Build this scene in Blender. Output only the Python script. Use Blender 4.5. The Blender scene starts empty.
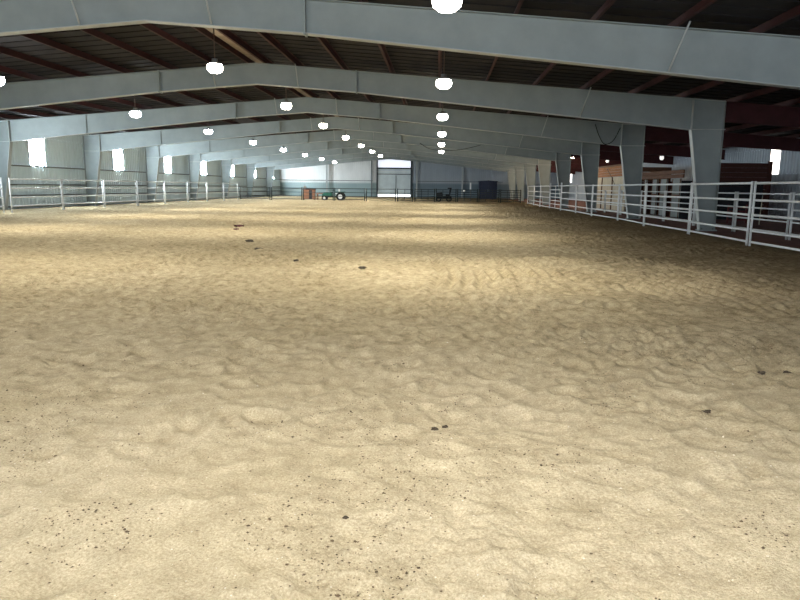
import bpy, bmesh, math, random
import numpy as np
from mathutils import Vector, Matrix

random.seed(7)
rng = np.random.default_rng(11)
scene = bpy.context.scene
COL = scene.collection

# ------------------------------------------------------------------ layout
H_CAM = 1.4212
BAY = 9.144
YA = 15.327                     # first frame in view
N_FRAMES = 9
Y_END = YA + 9 * BAY            # far wall
Y_OPEN = -5.0                   # open end behind the photographer
X_RIDGE = -6.62
COL_OUT = 16.41                 # ridge -> outer column flange
KNEE_IN = 15.34
BASE_IN = 15.92
Z_KNEE, Z_EAVE_IN, Z_EAVE_OUT = 3.52, 4.54, 4.46
Z_RIDGE, Z_RIDGE_B = 5.72, 5.03
SLOPE = (Z_RIDGE - Z_EAVE_IN) / KNEE_IN
X_LEFT = -23.42                 # left wall sheet
X_RIGHT = 17.5                  # outer wall of the side aisle
X_SAND = 8.95
FENCE_X = 8.05
ORD = ['first', 'second', 'third', 'fourth', 'fifth', 'sixth', 'seventh', 'eighth', 'ninth', 'tenth',
       'eleventh', 'twelfth', 'thirteenth', 'fourteenth', 'fifteenth', 'sixteenth']

def top_z(d):                   # top of rafter at distance d from the ridge
    return Z_RIDGE - SLOPE * abs(d)

# ------------------------------------------------------------------ materials
def mat(name, base, rough=0.6, metal=0.0, var=0.12, scale=3.0, emit=None, bump=0.0, bscale=40.0, stretch=None, spec=0.3):
    m = bpy.data.materials.new(name); m.use_nodes = True
    nt = m.node_tree; N = nt.nodes; L = nt.links
    b = N['Principled BSDF']
    b.inputs['Roughness'].default_value = rough
    b.inputs['Metallic'].default_value = metal
    b.inputs['Specular IOR Level'].default_value = spec
    tc = N.new('ShaderNodeTexCoord')
    mp = N.new('ShaderNodeMapping')
    if stretch: mp.inputs['Scale'].default_value = stretch
    L.new(tc.outputs['Object'], mp.inputs['Vector'])
    nz = N.new('ShaderNodeTexNoise'); nz.inputs['Scale'].default_value = scale
    nz.inputs['Detail'].default_value = 5; nz.inputs['Roughness'].default_value = 0.6
    L.new(mp.outputs['Vector'], nz.inputs['Vector'])
    rp = N.new('ShaderNodeValToRGB')
    rp.color_ramp.elements[0].position = 0.3; rp.color_ramp.elements[1].position = 0.7
    rp.color_ramp.elements[0].color = tuple(c * (1 - var) for c in base) + (1,)
    rp.color_ramp.elements[1].color = tuple(min(1, c * (1 + var)) for c in base) + (1,)
    L.new(nz.outputs['Fac'], rp.inputs['Fac'])
    L.new(rp.outputs['Color'], b.inputs['Base Color'])
    if emit:
        b.inputs['Emission Color'].default_value = tuple(emit[0]) + (1,)
        b.inputs['Emission Strength'].default_value = emit[1]
    if bump:
        n2 = N.new('ShaderNodeTexNoise'); n2.inputs['Scale'].default_value = bscale
        L.new(mp.outputs['Vector'], n2.inputs['Vector'])
        bp = N.new('ShaderNodeBump'); bp.inputs['Strength'].default_value = bump; bp.inputs['Distance'].default_value = 0.02
        L.new(n2.outputs['Fac'], bp.inputs['Height']); L.new(bp.outputs['Normal'], b.inputs['Normal'])
    return m

M = {}
M['steel'] = mat('painted_steel', (0.245, 0.285, 0.287), 0.55, var=0.10, scale=1.2, spec=0.25)
M['steel_light'] = mat('painted_steel_edge', (0.40, 0.43, 0.425), 0.5, var=0.08, scale=2)
M['red_steel'] = mat('red_primer_steel', (0.040, 0.011, 0.011), 0.7, var=0.25, scale=2)
M['red_beam'] = mat('red_primer_beam', (0.050, 0.012, 0.014), 0.7, var=0.25, scale=2)
M['deck'] = mat('dark_roof_deck', (0.013, 0.012, 0.014), 0.85, var=0.35, scale=0.7)
M['liner'] = mat('pale_ridge_liner', (0.30, 0.25, 0.20), 0.8, var=0.2)
M['pipe'] = mat('white_pipe', (0.66, 0.69, 0.70), 0.45, var=0.10, scale=6, spec=0.4)
M['pipe_back'] = mat('greyed_white_pipe', (0.50, 0.53, 0.53), 0.5, var=0.12, scale=6)
M['dark_pipe'] = mat('dark_green_pipe', (0.012, 0.024, 0.024), 0.5, var=0.2, scale=6)
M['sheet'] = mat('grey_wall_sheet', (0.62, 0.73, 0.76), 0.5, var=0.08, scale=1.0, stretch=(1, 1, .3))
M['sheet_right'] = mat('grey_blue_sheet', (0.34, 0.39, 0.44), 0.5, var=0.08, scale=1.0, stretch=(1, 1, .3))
M['girt'] = mat('grey_girt', (0.15, 0.17, 0.175), 0.6, var=0.15)
M['skylight'] = mat('translucent_panel', (0.85, 0.92, 1.0), 0.4, var=0.02, emit=((0.84, 0.94, 1.0), 150.0))
M['skylight_right'] = mat('translucent_panel_warm', (1.0, 0.92, 0.85), 0.4, var=0.02, emit=((1.0, 0.93, 0.88), 4.0))
M['lens'] = mat('lamp_lens', (1, 1, 1), 0.4, var=0.0, emit=((1.0, 0.93, 0.78), 45.0))
M['lens_right'] = mat('lamp_lens_right', (1, 1, 1), 0.4, var=0.0, emit=((1.0, 0.96, 0.90), 27.0))
M['lens_left'] = mat('lamp_lens_left', (1, 1, 1), 0.4, var=0.0, emit=((0.95, 0.98, 1.0), 125.0))
M['lens_warm'] = mat('warm_lamp_lens', (1, .9, .7), 0.4, var=0.0, emit=((1.0, 0.76, 0.48), 620.0))
M['lens_dim'] = mat('dim_lamp_lens', (1, 1, 1), 0.4, var=0.0, emit=((1.0, 0.97, 0.92), 0.9))
M['housing'] = mat('lamp_housing', (0.30, 0.31, 0.31), 0.45, metal=0.4)
M['rod'] = mat('lamp_rod', (0.10, 0.07, 0.06), 0.6)
M['door'] = mat('grey_door_panel', (0.62, 0.70, 0.72), 0.6, var=0.1, scale=1.0)
M['door_frame'] = mat('dark_door_frame', (0.045, 0.055, 0.065), 0.6)
M['glass'] = mat('bright_glazing', (0.9, 0.93, 1.0), 0.3, var=0.01, emit=((0.82, 0.87, 1.0), 0.85))
M['concrete'] = mat('pale_concrete', (0.62, 0.62, 0.60), 0.9, var=0.1)
M['aisle'] = mat('red_brown_dirt', (0.15, 0.062, 0.048), 0.95, var=0.3, scale=1.6, bump=0.5, bscale=14)
M['brown_wood'] = mat('dark_red_brown_wood', (0.055, 0.018, 0.013), 0.75, var=0.35, scale=2.5, stretch=(1, 1, 8))
M['fascia_wood'] = mat('brown_fascia_wood', (0.11, 0.052, 0.030), 0.75, var=0.35, scale=2.5, stretch=(1, .4, 8))
M['orange_wood'] = mat('orange_brown_wood', (0.26, 0.09, 0.025), 0.7, var=0.35, scale=2.5, stretch=(1, .4, 8))
M['cream'] = mat('cream_panel', (0.50, 0.44, 0.33), 0.7, var=0.10, scale=2.0)
M['pale_panel'] = mat('pale_grey_panel', (0.20, 0.225, 0.225), 0.7, var=0.12, scale=2.0)
M['black'] = mat('black_rubber', (0.008, 0.008, 0.009), 0.8, var=0.3)
M['dark_plastic'] = mat('dark_plastic', (0.012, 0.014, 0.018), 0.6, var=0.3)
M['green'] = mat('dark_green_paint', (0.018, 0.10, 0.075), 0.5, var=0.15)
M['white_paint'] = mat('white_paint', (0.75, 0.77, 0.78), 0.5, var=0.06)
M['crate'] = mat('red_brown_board', (0.21, 0.105, 0.065), 0.8, var=0.3, scale=2, stretch=(1, 1, 6))
M['navy'] = mat('dark_navy_paint', (0.012, 0.022, 0.055), 0.5, var=0.2)
M['dark_red'] = mat('dark_red_paint', (0.10, 0.016, 0.018), 0.6, var=0.2)
M['manure'] = mat('dark_manure', (0.055, 0.042, 0.028), 0.95, var=0.35, scale=30, bump=0.6, bscale=60)
M['rag'] = mat('red_brown_cloth', (0.10, 0.032, 0.035), 0.9, var=0.2)
M['debris'] = mat('dark_bark_bits', (0.10, 0.07, 0.042), 0.95, var=0.5, scale=8)
M['gravel'] = mat('pale_gravel_bits', (0.66, 0.62, 0.52), 0.85, var=0.2, scale=8)
M['wire'] = mat('black_cable', (0.01, 0.01, 0.011), 0.6)

def sand_material():
    m = bpy.data.materials.new('arena_sand'); m.use_nodes = True
    nt = m.node_tree; N = nt.nodes; L = nt.links
    b = N['Principled BSDF']; b.inputs['Roughness'].default_value = 1.0
    b.inputs['Specular IOR Level'].default_value = 0.05
    geo = N.new('ShaderNodeNewGeometry')
    P = geo.outputs['Position']
    def noise(scale, detail=6, rough=0.6, vec=P):
        n = N.new('ShaderNodeTexNoise'); n.inputs['Scale'].default_value = scale
        n.inputs['Detail'].default_value = detail; n.inputs['Roughness'].default_value = rough
        L.new(vec, n.inputs['Vector']); return n.outputs['Fac']
    def ramp(fac, a, b_, ca, cb):
        r = N.new('ShaderNodeValToRGB'); e = r.color_ramp.elements
        e[0].position = a; e[1].position = b_; e[0].color = ca + (1,); e[1].color = cb + (1,)
        L.new(fac, r.inputs['Fac']); return r.outputs['Color']
    def mix(fac, a, b_, mode='MIX'):
        x = N.new('ShaderNodeMix'); x.data_type = 'RGBA'; x.blend_type = mode
        if isinstance(fac, float): x.inputs['Factor'].default_value = fac
        else: L.new(fac, x.inputs['Factor'])
        for s, v in (('A', a), ('B', b_)):
            k = [i for i in x.inputs if i.name == s and i.type == 'RGBA'][0]
            if isinstance(v, tuple): k.default_value = v + (1,)
            else: L.new(v, k)
        return [o for o in x.outputs if o.type == 'RGBA'][0]
    base = ramp(noise(0.35, 5), 0.35, 0.68, (0.455, 0.40, 0.285), (0.555, 0.50, 0.385))
    mid = ramp(noise(5.0, 6, 0.65), 0.30, 0.70, (0.80, 0.78, 0.75), (1.12, 1.12, 1.12))
    c = mix(1.0, base, mid, 'MULTIPLY')
    fine = ramp(noise(90.0, 4, 0.75), 0.32, 0.66, (0.66, 0.62, 0.56), (1.20, 1.20, 1.19))
    c = mix(1.0, c, fine, 'MULTIPLY')
    # scattered dark grains
    v = N.new('ShaderNodeTexVoronoi'); v.inputs['Scale'].default_value = 34.0
    L.new(P, v.inputs['Vector'])
    grain = ramp(v.outputs['Distance'], 0.10, 0.20, (1, 1, 1), (0, 0, 0))
    patch = ramp(noise(2.6, 4, 0.7), 0.52, 0.66, (0, 0, 0), (1, 1, 1))
    g = mix(1.0, grain, patch, 'MULTIPLY')
    c = mix(g, c, (0.12, 0.095, 0.065))
    # damp sand turned up by hooves: darker mottling, fading towards the dry entrance end
    sep = N.new('ShaderNodeSeparateXYZ'); L.new(P, sep.inputs[0])
    yr = N.new('ShaderNodeMapRange'); yr.inputs['From Min'].default_value = 2.2; yr.inputs['From Max'].default_value = 7.5
    L.new(sep.outputs['Y'], yr.inputs['Value'])
    mott = ramp(noise(7.5, 7, 0.78), 0.36, 0.56, (0.58, 0.545, 0.48), (1.0, 0.99, 0.96))
    warm = mix(1.0, c, mott, 'MULTIPLY')
    warm = mix(1.0, warm, (0.96, 0.935, 0.87), 'MULTIPLY')
    c = mix(yr.outputs['Result'], c, warm)
    # shade painted into the sand colour towards the right-hand fence
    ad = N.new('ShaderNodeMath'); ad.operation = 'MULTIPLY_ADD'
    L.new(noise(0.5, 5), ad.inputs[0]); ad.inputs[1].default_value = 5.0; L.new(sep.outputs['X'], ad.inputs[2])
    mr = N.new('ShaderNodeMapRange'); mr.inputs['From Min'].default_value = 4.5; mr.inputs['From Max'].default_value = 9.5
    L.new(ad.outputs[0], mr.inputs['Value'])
    shaded = mix(1.0, c, (0.45, 0.41, 0.38), 'MULTIPLY')
    c = mix(mr.outputs['Result'], c, shaded)
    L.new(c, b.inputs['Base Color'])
    h1 = noise(36.0, 7, 0.75); h2 = noise(140.0, 3, 0.7)
    ma = N.new('ShaderNodeMath'); ma.operation = 'MULTIPLY_ADD'
    L.new(h2, ma.inputs[0]); ma.inputs[1].default_value = 0.35; L.new(h1, ma.inputs[2])
    bp = N.new('ShaderNodeBump'); bp.inputs['Strength'].default_value = 0.9; bp.inputs['Distance'].default_value = 0.022
    L.new(ma.outputs[0], bp.inputs['Height']); L.new(bp.outputs['Normal'], b.inputs['Normal'])
    return m
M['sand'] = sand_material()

def wall_two_tone(name, upper, lower, z):
    m = mat(name, upper, 0.5, var=0.08, scale=1.0, stretch=(1, 1, .3))
    nt = m.node_tree; N = nt.nodes; L = nt.links
    b = N['Principled BSDF']; src = b.inputs['Base Color'].links[0].from_socket
    geo = N.new('ShaderNodeNewGeometry'); sep = N.new('ShaderNodeSeparateXYZ')
    L.new(geo.outputs['Position'], sep.inputs[0])
    mr = N.new('ShaderNodeMapRange'); mr.inputs['From Min'].default_value = z - .15; mr.inputs['From Max'].default_value = z + .15
    L.new(sep.outputs['Z'], mr.inputs['Value'])
    x = N.new('ShaderNodeMix'); x.data_type = 'RGBA'
    L.new(mr.outputs['Result'], x.inputs['Factor'])
    a, bb = [i for i in x.inputs if i.type == 'RGBA']
    a.default_value = lower + (1,); L.new(src, bb)
    L.new([o for o in x.outputs if o.type == 'RGBA'][0], b.inputs['Base Color'])
    return m
M['far_sheet_shaded'] = wall_two_tone('far_wall_sheet_shaded', (0.36, 0.41, 0.46), (0.17, 0.23, 0.27), 2.0)  # right part of the far wall: its dimmer light painted into the sheet colour
M['far_sheet'] = wall_two_tone('far_wall_sheet', (0.84, 0.86, 0.86), (0.34, 0.44, 0.45), 2.0)

# ------------------------------------------------------------------ mesh helpers
def box(bm, x0, x1, y0, y1, z0, z1):
    v = [bm.verts.new(p) for p in ((x0, y0, z0), (x1, y0, z0), (x1, y1, z0), (x0, y1, z0),
                                   (x0, y0, z1), (x1, y0, z1), (x1, y1, z1), (x0, y1, z1))]
    for f in ((0, 3, 2, 1), (4, 5, 6, 7), (0, 1, 5, 4), (1, 2, 6, 5), (2, 3, 7, 6), (3, 0, 4, 7)):
        bm.faces.new([v[i] for i in f])

def prism(bm, pts, y0, y1):     # polygon in XZ pulled along Y
    a = [bm.verts.new((x, y0, z)) for x, z in pts]; b = [bm.verts.new((x, y1, z)) for x, z in pts]
    n = len(pts)
    bm.faces.new(a); bm.faces.new(b[::-1])
    for i in range(n): bm.faces.new((a[i], b[i], b[(i + 1) % n], a[(i + 1) % n]))

def plate(bm, p, q, t, hw):     # flange along p->q in XZ, thickness t to the left of p->q, half width hw in Y
    d = Vector((q[0] - p[0], q[1] - p[1])).normalized(); n = Vector((-d.y, d.x)) * t
    prism(bm, [p, q, (q[0] + n.x, q[1] + n.y), (p[0] + n.x, p[1] + n.y)], -hw, hw)

def tube(bm, pts, r, seg=8, cap=True):
    pts = [Vector(p) for p in pts]; rings = []
    for i, p in enumerate(pts):
        d = (pts[min(i + 1, len(pts) - 1)] - pts[max(i - 1, 0)]).normalized()
        up = Vector((0, 0, 1)) if abs(d.z) < 0.9 else Vector((1, 0, 0))
        a = d.cross(up).normalized(); b = a.cross(d)
        rings.append([bm.verts.new(p + (a * math.cos(2 * math.pi * k / seg) + b * math.sin(2 * math.pi * k / seg)) * r) for k in range(seg)])
    for i in range(len(rings) - 1):
        for k in range(seg):
            f = bm.faces.new((rings[i][k], rings[i][(k + 1) % seg], rings[i + 1][(k + 1) % seg], rings[i + 1][k])); f.smooth = True
    if cap:
        bm.faces.new(rings[0][::-1]); bm.faces.new(rings[-1])

def lathe(bm, prof, seg=16, cx=0, cy=0):
    rings = []
    for r, z in prof:
        rings.append([bm.verts.new((cx + r * math.cos(2 * math.pi * k / seg), cy + r * math.sin(2 * math.pi * k / seg), z)) for k in range(seg)])
    for i in range(len(rings) - 1):
        for k in range(seg):
            f = bm.faces.new((rings[i][k], rings[i][(k + 1) % seg], rings[i + 1][(k + 1) % seg], rings[i + 1][k])); f.smooth = True
    if prof[0][0] > 1e-4: bm.faces.new(rings[0][::-1])
    if prof[-1][0] > 1e-4: bm.faces.new(rings[-1])

def obj(name, build, material, parent=None, bevel=0.0):
    bm = bmesh.new(); build(bm)
    bmesh.ops.recalc_face_normals(bm, faces=bm.faces)
    me = bpy.data.meshes.new(name); bm.to_mesh(me); bm.free()
    me.materials.append(M[material] if isinstance(material, str) else material)
    o = bpy.data.objects.new(name, me); COL.objects.link(o)
    if parent: o.parent = parent
    if bevel:
        md = o.modifiers.new('bevel', 'BEVEL'); md.width = bevel; md.segments = 2; md.limit_method = 'ANGLE'
    return o

def tag(o, label, cat, group=None, kind=None):
    if label: o['label'] = label
    if cat: o['category'] = cat
    if group: o['group'] = group
    if kind: o['kind'] = kind
    return o

def thing(name, label, cat, loc=(0, 0, 0), rz=0, group=None):
    o = bpy.data.objects.new(name, None); COL.objects.link(o)
    o.empty_display_size = 0.2
    o.location = loc; o.rotation_euler = (0, 0, rz)
    return tag(o, label, cat, group)

def copy_tree(o, parent=None):
    c = o.copy(); COL.objects.link(c)
    if parent: c.parent = parent
    for ch in list(o.children): copy_tree(ch, c)
    return c

def structure(name, build, material):
    return tag(obj(name, build, material), None, None, kind='structure')

# ------------------------------------------------------------------ sand floor (real relief)
def hash2(ix, iy, s):
    n = (ix.astype(np.int64) * 374761393 + iy.astype(np.int64) * 668265263 + s * 982451653) & 0x7fffffff
    n = ((n ^ (n >> 13)) * 1274126177) & 0x7fffffff
    n = n ^ (n >> 16)
    return (n & 0xffff) / 65535.0

def vnoise(x, y, s):
    ix = np.floor(x); iy = np.floor(y); fx = x - ix; fy = y - iy
    fx = fx * fx * fx * (fx * (fx * 6 - 15) + 10); fy = fy * fy * fy * (fy * (fy * 6 - 15) + 10)
    a = hash2(ix, iy, s); b = hash2(ix + 1, iy, s); c = hash2(ix, iy + 1, s); d = hash2(ix + 1, iy + 1, s)
    return (a * (1 - fx) + b * fx) * (1 - fy) + (c * (1 - fx) + d * fx) * fy - 0.5

def rnoise(x, y, wl, s):        # rotated so that no lattice shows
    t = 0.7 * s + 0.3; c, sn = math.cos(t), math.sin(t)
    return vnoise((c * x - sn * y) / wl + 13.7 * s, (sn * x + c * y) / wl - 7.1 * s, s)

def graded(segs):
    out = []
    for a, b, d in segs: out.append(np.arange(a, b - 1e-6, d))
    out.append(np.array([segs[-1][1]])); return np.concatenate(out)

xs = graded([(X_LEFT, -14, .16), (-14, -8, .075), (-8, -2.4, .024), (-2.4, 2.4, .012), (2.4, X_SAND, .022)])
ys = [Y_OPEN, -3.5, -2, -.8, 0.2, .8, 1.2]
y = 1.45
while y < Y_END:
    ys.append(y); y += max(.011, min(.0044 * y, .4))
ys.append(Y_END + .3); ys = np.array(ys)
XX, YY = np.meshgrid(xs, ys)
wx = XX + 0.25 * rnoise(XX, YY, .8, 31); wy = YY + 0.25 * rnoise(XX, YY, .8, 32)
Z = 0.05 * rnoise(XX, YY, 6.0, 1) + 0.030 * rnoise(wx, wy, 1.5, 2)
amp = np.interp(YY, [1.5, 3.0, 5.5, 12, 30], [.50, .62, 1.15, 1.5, 1.6])
Z += amp * (0.026 * rnoise(wx, wy, .62, 3) + 0.017 * rnoise(wx, wy * .9, .30, 4) + 0.021 * (0.5 - 2 * np.abs(rnoise(wx, wy, .36, 5))) + 0.011 * (0.5 - 2 * np.abs(rnoise(wx, wy, .17, 15))))
rough = np.clip(0.60 + 1.9 * rnoise(XX, YY, 1.6, 9), .22, 1.4)
clot = np.interp(YY, [1.5, 3.5, 6, 12, 20], [.55, .85, 1.9, 2.4, 2.6])
Z += clot * rough * (0.018 * (0.5 - 2 * np.abs(rnoise(wx, wy, .19, 6))) + 0.020 * rnoise(XX, YY, .11, 16) + 0.015 * rnoise(XX, YY, .068, 7))
near = np.clip((14 - YY) / 8, 0, 1)
Z += near * np.clip(2.2 * rough - .55, .1, 2) * (0.013 * rnoise(XX, YY, .042, 8) + .009 * rnoise(XX, YY, .019, 12))
Zh = np.zeros_like(Z); shaded = np.ones_like(Z)
# hoof and boot prints
def dent(cx, cy, rx, ry, ang, depth):
    R = max(rx, ry) * 2.2
    i0, i1 = np.searchsorted(xs, (cx - R, cx + R)); j0, j1 = np.searchsorted(ys, (cy - R, cy + R))
    if i1 <= i0 or j1 <= j0: return
    X = XX[j0:j1, i0:i1] - cx; Yv = YY[j0:j1, i0:i1] - cy
    c, s = math.cos(ang), math.sin(ang)
    r = np.sqrt(((c * X + s * Yv) / rx) ** 2 + ((-s * X + c * Yv) / ry) ** 2)
    Z[j0:j1, i0:i1] += depth * (-np.exp(-(r ** 2.6)) + 0.55 * np.exp(-((r - 1.35) / .33) ** 2))
for _ in range(5200):
    cy = 1.5 + 34 * rng.random() ** 1.5
    w = min(23, 2.5 + .75 * cy)
    cx = rng.uniform(-w, min(w, 8.4))
    if cx < X_LEFT: continue
    r = rng.uniform(.055, .12)
    dent(cx, cy, r, r * rng.uniform(1.1, 1.9), rng.uniform(0, math.pi), rng.uniform(.010, .030) * (.32 if cy < 3.2 else .6 if cy < 4.5 else 1))
# harrow passes: combed arcs
def harrow(cx, cy, rad, half, sp, amp, y0, y1, x0=-99, x1=99):
    global Z
    d = np.hypot(XX - cx, YY - cy) + .05 * rnoise(XX, YY, 1.7, 17) + .03 * rnoise(XX, YY, .5, 18)
    w = np.clip((half - np.abs(d - rad)) / .25, 0, 1)
    w *= np.clip((YY - y0) / 1.0, 0, 1) * np.clip((y1 - YY) / 1.5, 0, 1) * np.clip((XX - x0) / .5, 0, 1) * np.clip((x1 - XX) / .5, 0, 1)
    w *= np.clip(.55 + 2.8 * rnoise(XX, YY, 1.1, 21), 0, 1)
    Z = Z * (1 - .5 * w) + amp * w * np.sin(2 * math.pi * d / sp)
harrow(-14.2, 11.0, 15.5, 1.6, .21, .042, 8.8, 15.5)       # centre right, nearly along the hall
harrow(-17.0, 6.0, 21.2, 1.25, .22, .055, 8.6, 15.5)        # next strip towards the fence
harrow(1.6, 8.4, 2.15, 0.8, .19, .05, 6.9, 9.2, 2.4, 6)    # tight curve near the right
harrow(-6, 60, 45, 3.2, .30, .018, 13.5, 24)                # sweeping strip farther on
harrow(-6, 60, 38, 2.8, .33, .018, 18, 30)
harrow(-30, 40, 33.0, 2.2, .30, .018, 14, 40)
harrow(-12, -26, 36.5, 1.8, .26, .022, 8, 14, -14, -1.5)    # left, crossing the view
harrow(6, 30, 16.0, 2.0, .30, .018, 15, 30)
# low heaps
for cx, cy, rx, ry, hh in ((1.95, 8.0, .95, .42, .10), (-2.0, 9.6, 1.6, .7, .05), (.4, 3.3, .7, .35, .05), (-1.2, 2.6, .6, .3, .045), (-.6, 2.05, .5, .22, .04)):
    Z += hh * np.exp(-((XX - cx) / rx) ** 2 - ((YY - cy) / ry) ** 2)
edge = np.clip((XX - X_LEFT) / .8, 0, 1) * np.clip((X_SAND - XX) / .6, 0, 1)
Z = Z * edge * .92
ny, nx = XX.shape
verts = np.stack([XX, YY, Z], -1).reshape(-1, 3)
ii = np.arange(ny * nx).reshape(ny, nx)
quads = np.stack([ii[:-1, :-1], ii[:-1, 1:], ii[1:, 1:], ii[1:, :-1]], -1).reshape(-1, 4)
me = bpy.data.meshes.new('floor')
me.vertices.add(len(verts)); me.vertices.foreach_set('co', verts.astype(np.float32).ravel())
me.loops.add(len(quads) * 4); me.loops.foreach_set('vertex_index', quads.astype(np.int32).ravel())
me.polygons.add(len(quads)); me.polygons.foreach_set('loop_start', np.arange(0, len(quads) * 4, 4, dtype=np.int32))
me.polygons.foreach_set('use_smooth', np.ones(len(quads), dtype=bool))
me.update(calc_edges=True); me.validate()
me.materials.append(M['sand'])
floor = bpy.data.objects.new('floor', me); COL.objects.link(floor); floor['kind'] = 'structure'

def sand_z(px, py):
    i = min(max(np.searchsorted(xs, px), 0), nx - 1); j = min(max(np.searchsorted(ys, py), 0), ny - 1)
    return float(Z[j, i])

structure('floor_aisle', lambda bm: box(bm, X_SAND, X_RIGHT + .3, Y_OPEN, Y_END + .3, -.12, 0.0), 'aisle')
structure('ground_outside', lambda bm: box(bm, -40, 40, Y_END + .6, Y_END + 45, -.6, -.22), 'concrete')

# ------------------------------------------------------------------ shell
def ribbed(bm, p0, p1, z0, z1, nrm, pitch=.305, depth=.035, ztop=None):
    p0 = Vector(p0); p1 = Vector(p1); d = (p1 - p0); Ln = d.length; d.normalize(); n = Vector(nrm)
    prof = []; s = 0
    while s < Ln:
        for a, h in ((0, 0), (.70, 0), (.78, 1), (.92, 1)): prof.append((min(s + a * pitch, Ln), h * depth))
        s += pitch
    prof.append((Ln, 0))
    lo = []; hi = []
    for t, h in prof:
        q = p0 + d * t + n * h
        lo.append(bm.verts.new((q.x, q.y, z0))); hi.append(bm.verts.new((q.x, q.y, ztop(q) if ztop else z1)))
    for i in range(len(lo) - 1): bm.faces.new((lo[i], lo[i + 1], hi[i + 1], hi[i]))

DECK = .235                     # deck above rafter top
def deck_z(x): return top_z(x - X_RIDGE) + DECK
# left wall, split round the translucent strips so that they are real openings filled by panels
STRIPS_L = [28.9, 38.05, 47.95, 56.9, 65.7, 74.8, 83.9, 93.1]  # nearest strip lies out of view, kept for the light it gives
SW = .66
def left_wall(bm):
    ribbed(bm, (X_LEFT, Y_OPEN, 0), (X_LEFT, Y_END, 0), -.05, 2.45, (1, 0, 0))
    ribbed(bm, (X_LEFT, Y_OPEN, 0), (X_LEFT, Y_END, 0), 4.02, deck_z(X_LEFT) + .02, (1, 0, 0))
    e = [Y_OPEN] + [v for s in STRIPS_L for v in (s - SW, s + SW)] + [Y_END]
    for a, b in zip(e[0::2], e[1::2]): ribbed(bm, (X_LEFT, a, 0), (X_LEFT, b, 0), 2.45, 4.02, (1, 0, 0))
structure('wall_left', left_wall, 'sheet')
def skylight(x, yc, z0, z1, m, side):
    def f(bm): ribbed(bm, (x, yc - SW, 0), (x, yc + SW, 0), z0, z1, (side, 0, 0), pitch=.21, depth=.03)
    return obj('wall_skylight', f, m)
for i, s in enumerate(STRIPS_L):
    tag(skylight(X_LEFT, s, 2.45, 4.02, 'skylight', 1), 'bright translucent daylight strip high in the left wall, %s from the camera' % ORD[i], 'skylight', 'daylight strips in the left wall')
STRIPS_R = [YA + BAY * k + 2.95 for k in range(-1, 9)]
def right_wall(bm):
    ribbed(bm, (X_RIGHT, Y_END, 0), (X_RIGHT, Y_OPEN, 0), -.05, 2.3, (-1, 0, 0))
    ribbed(bm, (X_RIGHT, Y_END, 0), (X_RIGHT, Y_OPEN, 0), 3.66, deck_z(X_RIGHT) + .02, (-1, 0, 0))
    e = [Y_OPEN] + [v for s in STRIPS_R for v in (s - SW * .7, s + SW * .7)] + [Y_END]
    for a, b in zip(e[0::2], e[1::2]): ribbed(bm, (X_RIGHT, b, 0), (X_RIGHT, a, 0), 2.3, 3.66, (-1, 0, 0))
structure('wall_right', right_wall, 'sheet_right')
RSEEN = 0
for i, s in enumerate(STRIPS_R):
    if i in (3, 4, 9, 8):
        def f(bm): ribbed(bm, (X_RIGHT, s - SW * .7, 0), (X_RIGHT, s + SW * .7, 0), 2.3, 3.66, (-1, 0, 0), pitch=.21, depth=.03)
        w = {3: 'bright translucent strip in the right outer wall above the dark plank stall end',
             4: 'translucent strip in the right outer wall, glowing just over the stall roof line',
             5: 'translucent strip in the right outer wall behind the brown fascia boards',
             8: 'small translucent strip in the right outer wall behind the far aisle columns, nearer one',
             9: 'small translucent strip in the right outer wall at the far end of the aisle'}[i]
        tag(obj('wall_skylight', f, 'skylight_right'), w, 'skylight', 'daylight strips in the right wall')
    else:
        def f(bm): ribbed(bm, (X_RIGHT, s + SW * .7, 0), (X_RIGHT, s - SW * .7, 0), 2.3, 3.66, (-1, 0, 0))
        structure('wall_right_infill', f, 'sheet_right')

DX0, DX1 = -9.0, -4.27          # far door
DZ_T, DZ_G = 5.5, 4.22
def far_wall(bm):
    zt = lambda q: deck_z(q.x) + .02
    ribbed(bm, (X_LEFT, Y_END, 0), (DX0 - .1, Y_END, 0), -.05, 0, (0, -1, 0), ztop=zt)
    ribbed(bm, (DX0 - .1, Y_END, 0), (DX1 + .1, Y_END, 0), DZ_T + .08, 0, (0, -1, 0), ztop=zt)
structure('wall_far', far_wall, 'far_sheet')
structure('wall_far_right', lambda bm: ribbed(bm, (DX1 + .1, Y_END, 0), (X_RIGHT, Y_END, 0), -.05, 0, (0, -1, 0), ztop=lambda q: deck_z(q.x) + .02), 'far_sheet_shaded')

def ceiling(bm):
    pts = [(X_LEFT - .1, deck_z(X_LEFT - .1)), (X_RIDGE, deck_z(X_RIDGE)), (X_RIGHT + .1, deck_z(X_RIGHT + .1))]
    prism(bm, pts + [(x, z + .06) for x, z in pts[::-1]], Y_OPEN, Y_END + .2)
    for side in (-1, 1):        # standing ribs of the deck, running up the slope, seen from below as lines
        y = Y_OPEN + .3
        while y < Y_END:
            xe = X_LEFT if side < 0 else X_RIGHT
            a = (xe, deck_z(xe)); b = (X_RIDGE, deck_z(X_RIDGE))
            q = [a, b, (b[0], b[1] - .022), (a[0], a[1] - .022)]
            prism(bm, q, y, y + .05)
            y += .61
structure('ceiling', ceiling, 'deck')

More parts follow.
